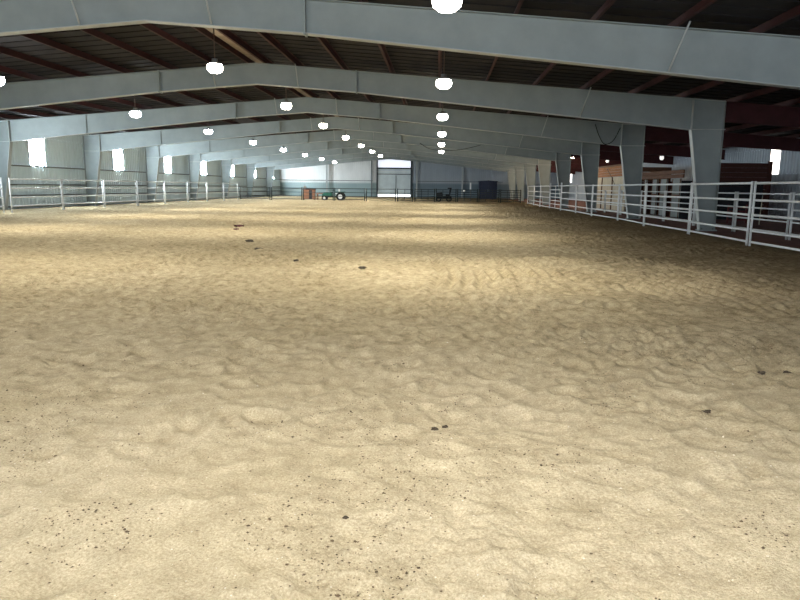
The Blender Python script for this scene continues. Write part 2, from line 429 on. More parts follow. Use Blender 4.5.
# ------------------------------------------------------------------ steel frames
PUR = [.32, 1.5, 3.15, 4.85, 6.55, 8.2, 9.9, 11.6, 13.35, 15.0]
def make_frame(label):
    root = thing('steel_frame', label, 'steel frame', (0, 0, 0), 0, 'grey steel frames across the hall')
    fw = .125; t = .02
    for s in (1, -1):
        X = lambda d: X_RIDGE + s * d
        def web(bm):
            prism(bm, [(X(BASE_IN), .03), (X(COL_OUT), .03), (X(COL_OUT), Z_EAVE_OUT), (X(KNEE_IN), Z_EAVE_IN), (X(KNEE_IN), Z_KNEE)], -.007, .007)
        c = obj('column', web, 'steel', root)
        def inner(bm): plate(bm, (X(BASE_IN), .03), (X(KNEE_IN), Z_KNEE), t * s, fw)
        obj('inner_flange', inner, 'steel_light', c)
        def outer(bm): plate(bm, (X(COL_OUT), Z_EAVE_OUT), (X(COL_OUT), .03), t * s, fw)
        obj('outer_flange', outer, 'steel', c)
        def knee(bm):
            a, b = sorted((X(KNEE_IN - .05), X(COL_OUT + .06))); box(bm, a, b, -fw - .02, fw + .02, Z_KNEE - .012, Z_KNEE + .012)
            a, b = sorted((X(KNEE_IN - .012), X(KNEE_IN + .012))); box(bm, a, b, -fw, fw, Z_KNEE, Z_EAVE_IN + .02)
            plate(bm, (X(KNEE_IN), Z_EAVE_IN), (X(COL_OUT), Z_EAVE_OUT), t * s, fw)
        obj('knee_plate', knee, 'steel_light', c)
        def seam(bm):
            zz = 2.55; f = (zz - .03) / (Z_KNEE - .03); xi = BASE_IN + (KNEE_IN - BASE_IN) * f
            a, b = sorted((X(xi), X(COL_OUT))); box(bm, a, b, -.016, .016, zz - .018, zz + .018)
        obj('web_splice', seam, 'steel', c)
        def base(bm):
            a, b = sorted((X(BASE_IN - .07), X(COL_OUT + .07))); box(bm, a, b, -.17, .17, -.04, .045)
        bp = obj('base_plate', base, 'steel', c)
        for bx in (BASE_IN + .06, COL_OUT - .06):
            obj('anchor_bolt', lambda bm: lathe(bm, [(.022, .04), (.022, .085), (.012, .09), (.012, .11)], 6, X(bx), -.085), 'girt', bp)
        # rafter
        sp = 3.58; spb = 4.755
        def rweb(bm):
            prism(bm, [(X(KNEE_IN), Z_KNEE), (X(KNEE_IN), Z_EAVE_IN), (X_RIDGE, Z_RIDGE), (X_RIDGE, Z_RIDGE_B), (X(sp), spb)], -.007, .007)
        r = obj('rafter', rweb, 'steel', root)
        def bot(bm):
            plate(bm, (X(sp), spb), (X(KNEE_IN), Z_KNEE), -t * s, fw); plate(bm, (X_RIDGE, Z_RIDGE_B), (X(sp), spb), -t * s, fw)
        obj('bottom_flange', bot, 'steel_light', r)
        def topf(bm): plate(bm, (X_RIDGE, Z_RIDGE), (X(KNEE_IN), Z_EAVE_IN), t * s, fw)
        obj('top_flange', topf, 'steel', r)
        def splice(bm):
            a, b = sorted((X(sp - .022), X(sp + .022))); box(bm, a, b, -fw - .015, fw + .015, spb - .05, top_z(sp) + .03)
        obj('splice_plate', splice, 'steel', r)
        if s < 0:
            def stiff(bm):
                d = 11.3; zb = spb + (Z_KNEE - spb) * (d - sp) / (KNEE_IN - sp)
                a, b = sorted((X(d - .006), X(d + .006))); box(bm, a, b, -.05, .05, zb, top_z(d))
            obj('web_stiffener', stiff, 'steel', r)
        for d in ((1.5, 11.6) if s > 0 else (1.5,)):
            zb = (spb + (Z_KNEE - spb) * (d - sp) / (KNEE_IN - sp)) if d > sp else Z_RIDGE_B + (spb - Z_RIDGE_B) * d / sp
            def br(bm): tube(bm, [(X(d - (.12 if d > 5 else 0)), -.10, zb + .02), (X(d + (.10 if d > 5 else 0)), -.55, top_z(d) + .03)], .021, 6)
            obj('flange_brace', br, 'steel_light', r)
    return root
def frame_label(k):
    if k == 0: return 'nearest grey steel frame, its rafter crossing the top edge of the view'
    if k == 1: return 'second grey steel frame, with the largest tapered column on the right'
    if k == N_FRAMES - 1: return 'farthest grey steel frame, last before the far end wall'
    return 'grey tapered steel frame spanning the hall, %s from the camera' % ORD[k]
proto = make_frame(frame_label(0))
for k in range(N_FRAMES):
    o = proto if k == 0 else copy_tree(proto)
    o.location = (0, YA + BAY * k, 0); o['label'] = frame_label(k)

# purlins: one line each, along the whole roof
def zee(bm, x, z0, h, y0, y1, s):
    w = .06
    prism(bm, [(x, z0), (x + .012, z0), (x + .012, z0 + h), (x, z0 + h)], y0, y1)
    box(bm, min(x, x - w * s), max(x, x - w * s), y0, y1, z0, z0 + .012)
    box(bm, min(x, x + w * s), max(x, x + w * s), y0, y1, z0 + h - .012, z0 + h)
for s, side in ((-1, 'left'), (1, 'right')):
    for i, d in enumerate(PUR):
        x = X_RIDGE + s * d
        o = obj('roof_purlin', lambda bm: zee(bm, x, top_z(d) + .022, .2, Y_OPEN, Y_END - .05, s), 'red_steel')
        tag(o, 'dark red roof purlin along the hall, %s %s of the ridge' % (ORD[i], side), 'purlin', 'dark red roof purlins')
for i, x in enumerate((10.2, 11.9, 13.6, 15.3, 16.9)):
    d = x - X_RIDGE
    o = obj('roof_purlin', lambda bm: zee(bm, x, top_z(d) + .022, .2, Y_OPEN, Y_END - .05, 1), 'red_steel')
    tag(o, 'dark red roof purlin over the right side aisle, %s out from the columns' % ORD[i], 'purlin', 'dark red roof purlins')
def liner(bm):
    for s in (-1, 1):
        prism(bm, [(X_RIDGE, deck_z(X_RIDGE) - .025), (X_RIDGE + s * .26, deck_z(X_RIDGE + .26) - .025), (X_RIDGE + s * .26, deck_z(X_RIDGE + .26) - .04), (X_RIDGE, deck_z(X_RIDGE) - .04)], Y_OPEN, Y_END - .1)
structure('trim_ridge', liner, 'liner')

# side aisle beams
XC = X_RIDGE + COL_OUT + .03
for k in range(0, N_FRAMES):
    yk = YA + BAY * k
    lab = ['nearest', 'second', 'third', 'fourth', 'fifth', 'sixth', 'seventh', 'eighth', 'farthest'][k]
    root = thing('aisle_rafter', 'dark red sloping steel rafter over the right side aisle, %s from the camera' % lab, 'rafter', (0, yk, 0), 0, 'red rafters over the aisle')
    a, b = XC, X_RIGHT - .08
    za, zb = top_z(a - X_RIDGE), top_z(b - X_RIDGE)
    obj('web', lambda bm: prism(bm, [(a, za), (b, zb), (b, zb - .56), (a, za - .66)], -.006, .006), 'red_beam', root)
    def fl(bm):
        plate(bm, (a, za), (b, zb), .015, .08); plate(bm, (b, zb - .56), (a, za - .66), .015, .08)
    obj('flange', fl, 'red_beam', root)

# girts
for z, w in ((2.38, 'highest'), (1.35, 'second highest'), (.76, 'third highest'), (.16, 'lowest')):
    def g(bm):
        prism(bm, [(X_LEFT + .05, z), (X_LEFT + .24, z), (X_LEFT + .24, z + .02), (X_LEFT + .05, z + .02)], Y_OPEN, Y_END - .04)
        box(bm, X_LEFT + .22, X_LEFT + .24, Y_OPEN, Y_END - .04, z - .05, z + .02)
    tag(obj('wall_girt', g, 'girt'), 'dark horizontal steel girt along the left wall, %s of four' % w, 'girt', 'girts along the left wall')
for z, w in ((2.32, 'upper'), (1.15, 'lower')):
    for x0, x1, sd in ((X_LEFT + .3, DX0 - .75, 'left'), (DX1 + .75, 9.0, 'right')):
        def g(bm):
            box(bm, x0, x1, Y_END - .24, Y_END - .05, z, z + .02); box(bm, x0, x1, Y_END - .24, Y_END - .22, z - .07, z + .02)
        tag(obj('wall_girt', g, 'girt'), '%s dark horizontal girt on the far wall, %s of the big door' % (w, sd), 'girt', 'girts on the far wall')
for i, (px, lab) in enumerate(((-16.43, 'pale upright post on the far wall, halfway between left corner and big door'), (-9.89, 'pale upright post on the far wall just left of the big door'),
                               (-3.35, 'pale upright post on the far wall just right of the big door'), (3.19, 'pale upright post on the far wall, halfway between big door and right corner'))):
    zt = top_z(px - X_RIDGE)
    root = thing('wall_post', lab, 'post', (px, Y_END - .36, 0), 0, 'upright posts of the far wall')
    obj('web', lambda bm: box(bm, -.006, .006, -.1, .1, 0, zt), 'girt', root)
    def fl(bm):
        box(bm, -.10, .10, -.115, -.1, 0, zt); box(bm, -.10, .10, .1, .115, 0, zt)
    obj('flange', fl, 'steel_light' if i != 1 else 'girt', root)

# ------------------------------------------------------------------ far door
root = thing('door_1', None, None, (0, Y_END, 0)); root['kind'] = 'structure'
def dfr(bm):
    for x0, x1 in ((DX0 - .22, DX0), (DX1, DX1 + .22)): box(bm, x0, x1, -.14, .06, -.1, DZ_T + .1)
    box(bm, DX0 - .22, DX1 + .22, -.14, .06, DZ_T, DZ_T + .14)
    box(bm, DX0, DX1, -.12, .06, DZ_G - .22, DZ_G)
    box(bm, DX0, DX1, -.12, .0, DZ_G - 1.0, DZ_G - .9)
obj('door_frame', dfr, 'door_frame', root)
def dp(bm):
    z = .36; hgt = (DZ_G - .2 - .36) / 6
    for i in range(6):
        box(bm, DX0 - .1, DX1 + .1, -.05, .0, z + .012, z + hgt - .012); z += hgt
    box(bm, DX0 - .1, DX1 + .1, -.02, .0, .36, DZ_G - .2)
obj('door_panel', dp, 'door', root)
obj('track_bar', lambda bm: box(bm, DX0, DX1, -.16, -.12, DZ_G - .62, DZ_G - .53), 'white_paint', root)
obj('centre_seam', lambda bm: box(bm, -6.42, -6.34, -.075, -.05, .36, 3.1), 'door_frame', root)
obj('transom_pane', lambda bm: box(bm, DX0, DX1, -.02, .0, DZ_G, DZ_T), 'glass', root)

# ------------------------------------------------------------------ lamps
def make_lamp(lens='lens', rod=.75):
    root = thing('high_bay_lamp', 'lamp', 'lamp', (0, 0, 0), 0, 'hanging high bay lamps')
    obj('lens', lambda bm: lathe(bm, [(.001, -.13), (.13, -.12), (.21, -.06), (.235, .03), (.20, .12)], 14), lens, root)
    obj('reflector', lambda bm: lathe(bm, [(.205, .115), (.15, .16), (.09, .19), (.085, .27), (.03, .28)], 14), 'housing', root)
    obj('hanging_rod', lambda bm: tube(bm, [(0, 0, .27), (0, 0, .27 + rod)], .016, 6), 'rod', root)
    return root
RODS = {}
SPOT = bpy.data.lights.new('lamp_light', 'SPOT'); SPOT.energy = 1330; SPOT.color = (1.0, .945, .82)
SPOT.spot_size = math.radians(162); SPOT.spot_blend = 0.9; SPOT.shadow_soft_size = .12
def lamp(x, y, z, label, group, lens='lens'):
    top = deck_z(x) - .02; rod = round(top - z - .27, 3)
    key = (lens, rod)
    if key in RODS: o = copy_tree(RODS[key])
    else: o = RODS[key] = make_lamp(lens, rod)
    o.location = (x, y, z); o.scale = (.55, .55, 1) if lens in ('lens_dim', 'lens_warm') else (1, 1, 1); o['label'] = label; o['group'] = group
    if lens in ('lens', 'lens_left', 'lens_right'):
        so_ = bpy.data.objects.new('lamp_light', SPOT); COL.objects.link(so_); so_.location = (x, y, z - .17)
def nth(i, n): return 'nearest' if i == 0 else ('farthest' if i == n - 1 else ORD[i])
n = 6
for i in range(n):
    lamp(.05, 10.75 + i * BAY * 1.004, 4.36 if i else 4.20, 'lit round lamp hanging in the right-hand lamp row, %s from the camera' % nth(i, n), 'lamps in the right row', 'lens_right')
n = 7
for i in range(n):
    lamp(-6.63, 19.9 + i * BAY, 4.78, 'lit round lamp hanging below the ridge, %s from the camera' % nth(i, n), 'lamps below the ridge')
n = 8
for i in range(n):
    lamp(-13.3, 19.9 + i * BAY * 1.01, 4.42, 'lit round lamp hanging in the left-hand lamp row, %s from the camera' % nth(i, n), 'lamps in the left row', 'lens_left')
for lx, lz, row in ((.05, 4.36, 'right'), (-6.63, 4.78, 'ridge'), (-13.3, 4.42, 'left')):  # rows carried on out of view, added to brighten the near sand
    for ly in ((1.6,) if row == 'right' else (10.75, 1.6)):
        lamp(lx, ly, lz, 'lit round lamp added to the %s row out of view, lighting the near sand, %s' % (row, 'over the camera' if ly < 5 else 'just ahead of the camera'), 'unseen lamps added over the near sand', 'lens_right')
lamp(10.7, 55.8, 4.02, 'warm yellow lamp under the right aisle roof shining on the far columns', 'aisle lamps', 'lens_warm')
for i in range(3):
    lamp(11.5, 65.2 + i * BAY, 3.9, 'small warm lamp in the far right aisle, half hidden behind the far columns, %s one' % ['nearest', 'middle', 'farthest'][i], 'aisle lamps', 'lens_warm')
lamp(14.0, 43.9, 3.42, 'small dim lamp under the aisle roof above the brown stall fascia', 'aisle lamps', 'lens_dim')
lamp(13.6, 56.2, 3.70, 'small dim lamp under the aisle roof above the orange-brown boards', 'aisle lamps', 'lens_dim')

# ------------------------------------------------------------------ fences
def pipe_panel(name, length, rails, r, h, material, label, cat, group, loc, rz, mids=(), post_r=None, extra=False):
    """panel along local +Y"""
    root = thing(name, label, cat, loc, rz, group)
    pr = post_r or r * 1.25
    for yy in (.05, length - .05):
        obj('post', lambda bm: tube(bm, [(0, yy, -.03), (0, yy, h + .03)], pr, 10), material, root)
    for z in rails:
        obj('rail', lambda bm: tube(bm, [(0, .05, z), (0, length - .05, z)], r, 8), material, root)
    for m_ in mids:
        obj('stay', lambda bm: tube(bm, [(0, m_, min(rails) - .02), (0, m_, max(rails))], r * .85, 8), material, root)
    return root
# right side, near the sand edge
posts_r = [8.9, 13.35, 17.85, 22.3, 26.75, 31.2, 35.65, 40.1, 44.55, 49.0, 53.45, 57.9, 62.3]
xo = [.12, .14, 0.0, .10, -.02, .12, -.08, -.02, -.10, -.12, -.15, -.02, .02]
RA = (.12, .41, .81, 1.19, 1.62)
pos = ['nearest', 'second', 'third', 'fourth', 'fifth', 'sixth', 'seventh', 'eighth', 'ninth', 'tenth', 'eleventh', 'farthest']
first = None
for i in range(12):
    a = Vector((FENCE_X + xo[i], posts_r[i])); b = Vector((FENCE_X + xo[i + 1], posts_r[i + 1]))
    ln = (b - a).length - .02; rz = math.atan2(-(b - a).x, (b - a).y)
    lab = 'white five-rail pipe fence panel right of the sand, %s from the camera' % pos[i]
    if i == 8:
        pipe_panel('pipe_gate', ln, (.12, .38, .62, .86, 1.10, 1.36, 1.62), .024, 1.80, 'pipe', 'white seven-rail pipe gate with taller posts in the right-hand fence', 'gate', None, (a.x, a.y + .01, 0), rz, (ln / 2,), .045)
        continue
    if first is None or i == 9:
        first = pipe_panel('fence_panel', ln, RA, .030, 1.64, 'pipe', lab, 'fence panel', 'white fence panels on the right', (a.x, a.y + .01, 0), rz, (ln * .5,) if i > 20 else (), .030)
        o = first
    else:
        o = copy_tree(first); o.location = (a.x, a.y + .01, 0); o.rotation_euler.z = rz; o['label'] = lab
# second fence in the aisle
first = None
for i in range(9):
    y0 = 13.0 + i * 3.72
    lab = 'greyish white four-rail panel in the fence behind the right columns, %s from the camera' % (['nearest'] + ORD[1:8] + ['farthest'])[i]
    if first is None: o = first = pipe_panel('low_fence_panel', 3.64, (.18, .52, .88, 1.34), .024, 1.36, 'pipe', lab, 'fence panel', 'fence panels behind the right columns', (10.35, y0, 0), 0, (), .034)
    else:
        o = copy_tree(first); o.location = (10.35, y0, 0); o['label'] = lab
# left side
posts_l = [20.9, 25.6, 30.5, 34.9, 39.4, 43.9, 48.4, 52.9, 57.4, 61.9, 66.4]
first = None
for i in range(1, 10):
    y0 = posts_l[i]; ln = 4.4
    lab = 'white four-rail pipe fence panel along the left wall, %s from the camera' % (['nearest'] + ORD[1:8] + ['farthest'])[i - 1]
    if first is None: o = first = pipe_panel('fence_panel', ln, (.34, .75, 1.18, 1.61), .032, 1.64, 'pipe', lab, 'fence panel', 'white fence panels along the left wall', (-20.2, y0, 0), 0, (), .034)
    else:
        o = copy_tree(first); o.location = (-20.2, y0, 0); o['label'] = lab
# dark cross fence at the far end of the riding area
first = None
xe = [-20.0, -16.8, -13.6, -10.45, -7.3, -4.25]
names = ['nearest the left wall', 'in front of the brown boards', 'in front of the green tractor', 'left of the big door', 'across the big door']
YF = 66.2
for i in range(5):
    ln = xe[i + 1] - xe[i] - .06
    lab = 'dark green pipe panel of the far cross fence, %s' % names[i]
    o = pipe_panel('cross_fence_panel', ln, (.16, .47, .84, 1.22), .027, 1.26, 'dark_pipe', lab, 'fence panel', 'dark panels of the far cross fence', (xe[i], YF, 0), -math.pi / 2, (), .05)
names = ['right of the big door', 'second right of the big door', 'before the black machine', 'before the navy shed', 'meeting the right-hand fence']
xe = [-2.5, -.4, 1.7, 3.8, 5.9, 8.0]
first = None
for i in range(5):
    lab = 'dense dark pipe panel of the far cross fence, %s' % names[i]
    if first is None: o = first = pipe_panel('cross_fence_panel', 2.04, (.16, .36, .56, .78, 1.0, 1.22), .028, 1.28, 'dark_pipe', lab, 'fence panel', 'dark panels of the far cross fence', (xe[i], YF, 0), -math.pi / 2, (.7, 1.35), .05)
    else:
        o = copy_tree(first); o.location = (xe[i], YF, 0); o['label'] = lab
pipe_panel('swing_gate', 1.55, (.16, .47, .84, 1.22), .026, 1.26, 'dark_pipe', 'narrow dark pipe gate standing in front of the bright door opening', 'gate', None, (-4.2, YF, 0), -math.pi / 2, (.75,), .05)

# ------------------------------------------------------------------ far holding area
def wheel(bm, cx, cz, y0, y1, r):
    n = 18
    a = []; b = []
    for rr in (r, r * .55):
        a.append([bm.verts.new((cx + rr * math.cos(2 * math.pi * k / n), y0, cz + rr * math.sin(2 * math.pi * k / n))) for k in range(n)])
        b.append([bm.verts.new((cx + rr * math.cos(2 * math.pi * k / n), y1, cz + rr * math.sin(2 * math.pi * k / n))) for k in range(n)])
    for k in range(n):
        j = (k + 1) % n
        bm.faces.new((a[0][k], a[0][j], b[0][j], b[0][k])); bm.faces.new((a[1][k], a[1][j], b[1][j], b[1][k]))
        bm.faces.new((a[0][k], a[0][j], a[1][j], a[1][k])); bm.faces.new((b[0][k], b[0][j], b[1][j], b[1][k]))
root = thing('garden_tractor', 'small dark green tractor with white seat and black tyres behind the cross fence', 'tractor', (-11.0, 68.0, 0))
obj('hood', lambda bm: prism(bm, [(-.95, .42), (.05, .42), (.05, .82), (-.75, .78), (-.95, .66)], -.26, .26), 'green', root, .03)
obj('chassis', lambda bm: box(bm, -.95, 1.15, -.22, .22, .32, .44), 'dark_plastic', root)
obj('seat', lambda bm: (box(bm, .35, .78, -.24, .24, .66, .76), box(bm, .72, .82, -.24, .24, .72, 1.16)), 'white_paint', root, .02)
for fy in (-.52, .26): obj('rear_fender', lambda bm: box(bm, .45, 1.35, fy, fy + .26, .84, .92), 'green', root, .03)
st = obj('steering_column', lambda bm: tube(bm, [(.02, 0, .78), (.2, 0, 1.02)], .025), 'dark_plastic', root)
obj('steering_wheel', lambda bm: lathe(bm, [(.17, 1.02), (.19, 1.035), (.17, 1.05), (.15, 1.035)], 14, .2, 0), 'black', st)
for cx, r, y0, y1 in ((-.7, .25, -.45, -.27), (-.7, .25, .27, .45), (.95, .42, -.55, -.28), (.95, .42, .28, .55)):
    w = obj('wheel', lambda bm: wheel(bm, cx, r, y0, y1, r), 'black', root)
    def hub(bm):
        n_ = 14; v0 = [bm.verts.new((cx + r * .55 * math.cos(2 * math.pi * k / n_), y0 + .04, r + r * .55 * math.sin(2 * math.pi * k / n_))) for k in range(n_)]
        v1 = [bm.verts.new((v.co.x, y1 - .04, v.co.z)) for v in v0]
        bm.faces.new(v0); bm.faces.new(v1[::-1])
        for k in range(n_): bm.faces.new((v0[k], v0[(k + 1) % n_], v1[(k + 1) % n_], v1[k]))
    obj('hub', hub, 'white_paint', w)

def boarded(bm, x0, x1, y0, y1, z0, z1, nb, gap=.015):
    hgt = (z1 - z0) / nb
    for i in range(nb): box(bm, x0, x1, y0, y1, z0 + i * hgt + gap / 2, z0 + (i + 1) * hgt - gap / 2)
root = thing('wooden_cabinet', 'tall red-brown wooden cabinet behind the far cross fence', 'cabinet', (-13.55, 69.2, 0))
obj('body', lambda bm: box(bm, -.62, .62, -.3, .3, .08, 1.08), 'crate', root)
obj('door', lambda bm: (box(bm, -.6, -.02, -.33, -.3, .12, 1.04)), 'crate', root)
obj('door', lambda bm: (box(bm, .04, .36, -.33, -.3, .12, 1.04)), 'dark_plastic', root)
obj('top', lambda bm: box(bm, -.68, .68, -.36, .34, 1.08, 1.14), 'brown_wood', root)
for fx in (-.55, .55): obj('foot', lambda bm: box(bm, fx - .05, fx + .05, -.25, .25, 0, .08), 'brown_wood', root)
root = thing('plank_bench', 'low bench of red-brown planks beside the wooden cabinet', 'bench', (-12.2, 69.3, 0))
obj('seat', lambda bm: boarded(bm, -.6, .6, -.25, .25, .62, .74, 1), 'crate', root)
obj('shelf', lambda bm: box(bm, -.58, .58, -.22, .22, .28, .34), 'cream', root)
for fx in (-.5, .5): obj('leg', lambda bm: box(bm, fx - .05, fx + .05, -.22, .22, 0, .62), 'crate', root)
root = thing('white_bucket', 'small white bucket standing on the left end of the wooden cabinet', 'bucket', (-14.0, 69.2, 1.14))
obj('body', lambda bm: lathe(bm, [(.12, 0), (.155, .3), (.16, .3), (.145, .29), (.11, .02), (.001, .02)], 14), 'white_paint', root)
obj('handle', lambda bm: tube(bm, [(.155 * math.cos(t), 0, .28 + .14 * math.sin(t)) for t in np.linspace(0, math.pi, 9)], .008, 6), 'housing', root)

root = thing('storage_shed', 'dark navy box-like shed with double doors near the far right corner', 'shed', (6.55, 93.2, 0))
obj('body', lambda bm: ribbed_box(bm), 'navy', root) if False else None
def shed(bm):
    box(bm, -1.2, 1.2, -1.2, 1.2, 0.0, 2.32)
    for i in range(9): box(bm, -1.15 + i * .28, -1.09 + i * .28, -1.24, -1.2, .1, 2.28)
obj('body', shed, 'navy', root)
obj('roof', lambda bm: prism(bm, [(-1.3, 2.32), (1.3, 2.32), (1.3, 2.37), (0, 2.46), (-1.3, 2.37)], -1.32, 1.3), 'navy', root)
for s in (-1, 1):
    d = obj('door', lambda bm: box(bm, min(.02 * s, .85 * s), max(.02 * s, .85 * s), -1.28, -1.24, .12, 2.1), 'navy', root)
    obj('handle', lambda bm: box(bm, min(.07 * s, .11 * s), max(.07 * s, .11 * s), -1.33, -1.28, 1.0, 1.25), 'steel', d)
root = thing('arena_groomer', 'black machine with an upright backrest behind the dark cross fence right of the door', 'machine', (.5, 69.2, 0))
obj('deck', lambda bm: box(bm, -.9, .7, -.4, .4, .35, .6), 'dark_plastic', root, .03)
obj('seat', lambda bm: box(bm, .1, .55, -.25, .25, .6, .78), 'dark_plastic', root, .03)
obj('backrest', lambda bm: prism(bm, [(.45, .75), (.57, .75), (.72, 1.42), (.3, 1.42), (.3, 1.3), (.5, 1.3)], -.26, .26), 'dark_plastic', root, .02)
obj('hood', lambda bm: prism(bm, [(-.9, .6), (-.2, .6), (-.25, .95), (-.8, .9)], -.3, .3), 'dark_plastic', root, .03)
for cx in (-.6, .45):
    for y0, y1 in ((-.55, -.4), (.4, .55)): obj('wheel', lambda bm: wheel(bm, cx, .3, y0, y1, .3), 'black', root)
root = thing('white_sign_post', 'slim white board on a post behind the dark fence left of the navy shed', 'sign', (3.2, 71.0, 0))
obj('post', lambda bm: tube(bm, [(0, 0, 0), (0, 0, 1.3)], .025), 'steel', root)
obj('board', lambda bm: box(bm, -.07, .07, -.035, -.02, 1.28, 1.95), 'white_paint', root)
root = thing('work_lamp', 'small white glowing lamp on a stake behind the dark cross fence', 'lamp', (2.5, 69.5, 0))
obj('stake', lambda bm: tube(bm, [(0, 0, -.03), (0, 0, 1.05)], .018), 'steel', root)
obj('lens', lambda bm: lathe(bm, [(.001, 1.04), (.07, 1.07), (.09, 1.13), (.06, 1.19), (.001, 1.21)], 10), 'lens_dim', root)

# ------------------------------------------------------------------ stalls in the side aisle
root = thing('horse_stall', 'dark red-brown plank stall block with brown fascia and pale doors behind the nearest right columns', 'stall', (12.0, 34.0, 0))
obj('end_wall', lambda bm: boarded(bm, .45, 4.05, 0, .06, 1.86, 2.76, 4, .004), 'brown_wood', root)
obj('corner_post', lambda bm: (box(bm, 3.98, 4.14, -.06, .12, 0, 2.86), box(bm, 3.86, 4.0, -.04, .08, 1.5, 1.9)), 'brown_wood', root)
obj('corner_post', lambda bm: box(bm, .42, .56, -.05, .1, 0, 2.5), 'brown_wood', root)
obj('fascia', lambda bm: boarded(bm, -.02, .04, .1, 10.2, 2.02, 2.44, 2, .02), 'fascia_wood', root)
for j, (y0, y1, m_) in enumerate(((.5, 1.7, 'pale_panel'), (2.5, 3.6, 'pale_panel'), (4.1, 5.0, 'pale_panel'), (6.0, 6.5, 'pale_panel'), (7.2, 8.3, 'pale_panel'), (8.7, 10.0, 'pale_panel'))):
    d = obj('door', lambda bm: box(bm, .02, .07, y0, y1, .05, 2.0), m_, root)
    obj('rail', lambda bm: (box(bm, .0, .02, y0, y1, 1.1, 1.2), box(bm, .0, .02, y0, y0 + .07, .05, 2.0), box(bm, 0, .02, y1 - .07, y1, .05, 2.0)), 'fascia_wood', d)
obj('back_wall', lambda bm: boarded(bm, 4.02, 4.1, .2, 10.2, 0, 2.0, 8, .02), 'brown_wood', root)
obj('recess_shade', lambda bm: boarded(bm, .0, 3.96, .30, .36, 0, 1.9, 7, .012), 'dark_plastic', root)  # dark boards stand in for the shaded opening under the planks
for yy in (3.4, 6.8, 10.1): obj('partition', lambda bm: boarded(bm, .1, 4.0, yy, yy + .06, 0, 1.9, 8, .02), 'brown_wood', root)
root = thing('feed_room', 'cream panelled room with orange-brown boards above it behind the third right column', 'room', (12.2, 45.2, 0))
obj('front_wall', lambda bm: [box(bm, 0, .05, i * 1.16, i * 1.16 + 1.14, 0, 2.28) for i in range(7)], 'cream', root)
obj('fascia', lambda bm: boarded(bm, -.04, .06, 0, 8.1, 2.3, 3.02, 4, .02), 'orange_wood', root)
obj('cap_rail', lambda bm: box(bm, -.1, .1, -.05, 8.15, 3.02, 3.12), 'fascia_wood', root)
obj('side_wall', lambda bm: boarded(bm, .08, 2.9, 0, .06, 0, 2.9, 9, .02), 'fascia_wood', root)
obj('post', lambda bm: box(bm, -.06, .02, 3.3, 3.42, 0, 2.28), 'fascia_wood', root)
obj('post', lambda bm: box(bm, -.06, .02, 6.3, 6.42, 0, 2.28), 'fascia_wood', root)
root = thing('red_panel_gate', 'low dark red slatted gate standing in front of the plank stall end', 'gate', (12.7, 30.4, 0))
for i, z in enumerate((.12, .3, .48, .66)): obj('slat', lambda bm: prism(bm, [(0, z), (.85, z - .0), (.85, z + .08), (0, z + .08)], -.02, .02), 'dark_red', root)
for xx in (0, .79): obj('post', lambda bm: box(bm, xx, xx + .06, -.04, .02, 0, .82), 'dark_red', root)
root = thing('thin_stake', 'thin pale upright stake in the dark aisle right of the red gate', 'stake', (13.75, 29.6, 0))
obj('shaft', lambda bm: tube(bm, [(0, 0, 0), (.03, 0, 1.18)], .018, 6), 'cream', root)
obj('tip', lambda bm: lathe(bm, [(.02, 1.17), (.024, 1.2), (.012, 1.24)], 8, .03, 0), 'steel', root)

# ------------------------------------------------------------------ cables
def cable(pts, label):
    P = [Vector(p) for p in pts]; out = []
    for i in range(len(P) - 1):
        a = P[max(i - 1, 0)]; b = P[i]; c = P[i + 1]; d = P[min(i + 2, len(P) - 1)]
        for k in range(8):
            t = k / 8
            out.append(.5 * ((2 * b) + (c - a) * t + (2 * a - 5 * b + 4 * c - d) * t * t + (3 * b - a - 3 * c + d) * t ** 3))
    out.append(P[-1])
    tag(obj('hanging_cable', lambda bm: tube(bm, out, .02, 6), 'wire'), label, 'cable')
yk = YA + 2 * BAY - .2
cable([(7.4, yk, 4.52), (7.6, yk, 4.0), (7.9, yk, 3.58), (8.3, yk, 3.75), (8.6, yk, 4.35)], 'black power cable looping down the rafter beside the third right column')
yk = YA + 4 * BAY - .2
cable([(-1.6, yk, 4.75), (-.9, yk, 4.35), (.1, yk, 4.2), (1.6, yk, 4.3), (3.0, yk, 4.62)], 'long black power cable sagging below the right lamp row')
cable([(11.7, 48.4, 2.9), (11.65, 46.6, 2.2), (11.55, 45.4, 1.75), (11.5, 44.8, 1.7)], 'dark hose sagging in front of the orange-brown boards')

# ------------------------------------------------------------------ things lying on the sand
CLODS = []
def clod(px, py, r, label, group='dark clods on the sand', m_='manure', flat=.42):
    z = sand_z(px, py); CLODS.append((px, py))
    def f(bm):
        bmesh.ops.create_icosphere(bm, subdivisions=3, radius=r)
        sd = random.random() * 50
        for v in bm.verts:
            k = 1 + .35 * math.sin(v.co.x / r * 3.1 + sd) * math.cos(v.co.y / r * 2.7 + sd * 2) + .22 * math.sin(v.co.z / r * 5 + v.co.x / r * 6 + sd)
            v.co *= k; v.co.z *= flat
    o = obj('manure_clod', f, m_); o.location = (px, py, z + r * flat * .45)
    for p in o.data.polygons: p.use_smooth = True
    tag(o, label, 'clod', group)
clod(-4.82, 16.7, 0.0864, 'dark clod on the sand left of centre, third in the far line')
clod(-3.96, 14.4, 0.0720, 'dark clod on the sand, largest of the line left of centre')
clod(-3.31, 13.45, 0.0612, 'dark clod on the sand next to the largest one, towards the camera')
clod(-2.66, 12.25, 0.0432, 'dark clod at the near end of the line left of centre')
clod(-1.30, 11.25, 0.0504, 'lone small dark clod on the sand straight ahead')
clod(1.75, 4.22, 0.0245, 'dark clod on the sand near the right edge, left one')
clod(2.69, 5.1, 0.0259, 'dark clod at the right edge of the view, upper one of two')
clod(2.48, 5.06, 0.0245, 'dark clod at the right edge of the view, lower one of two')
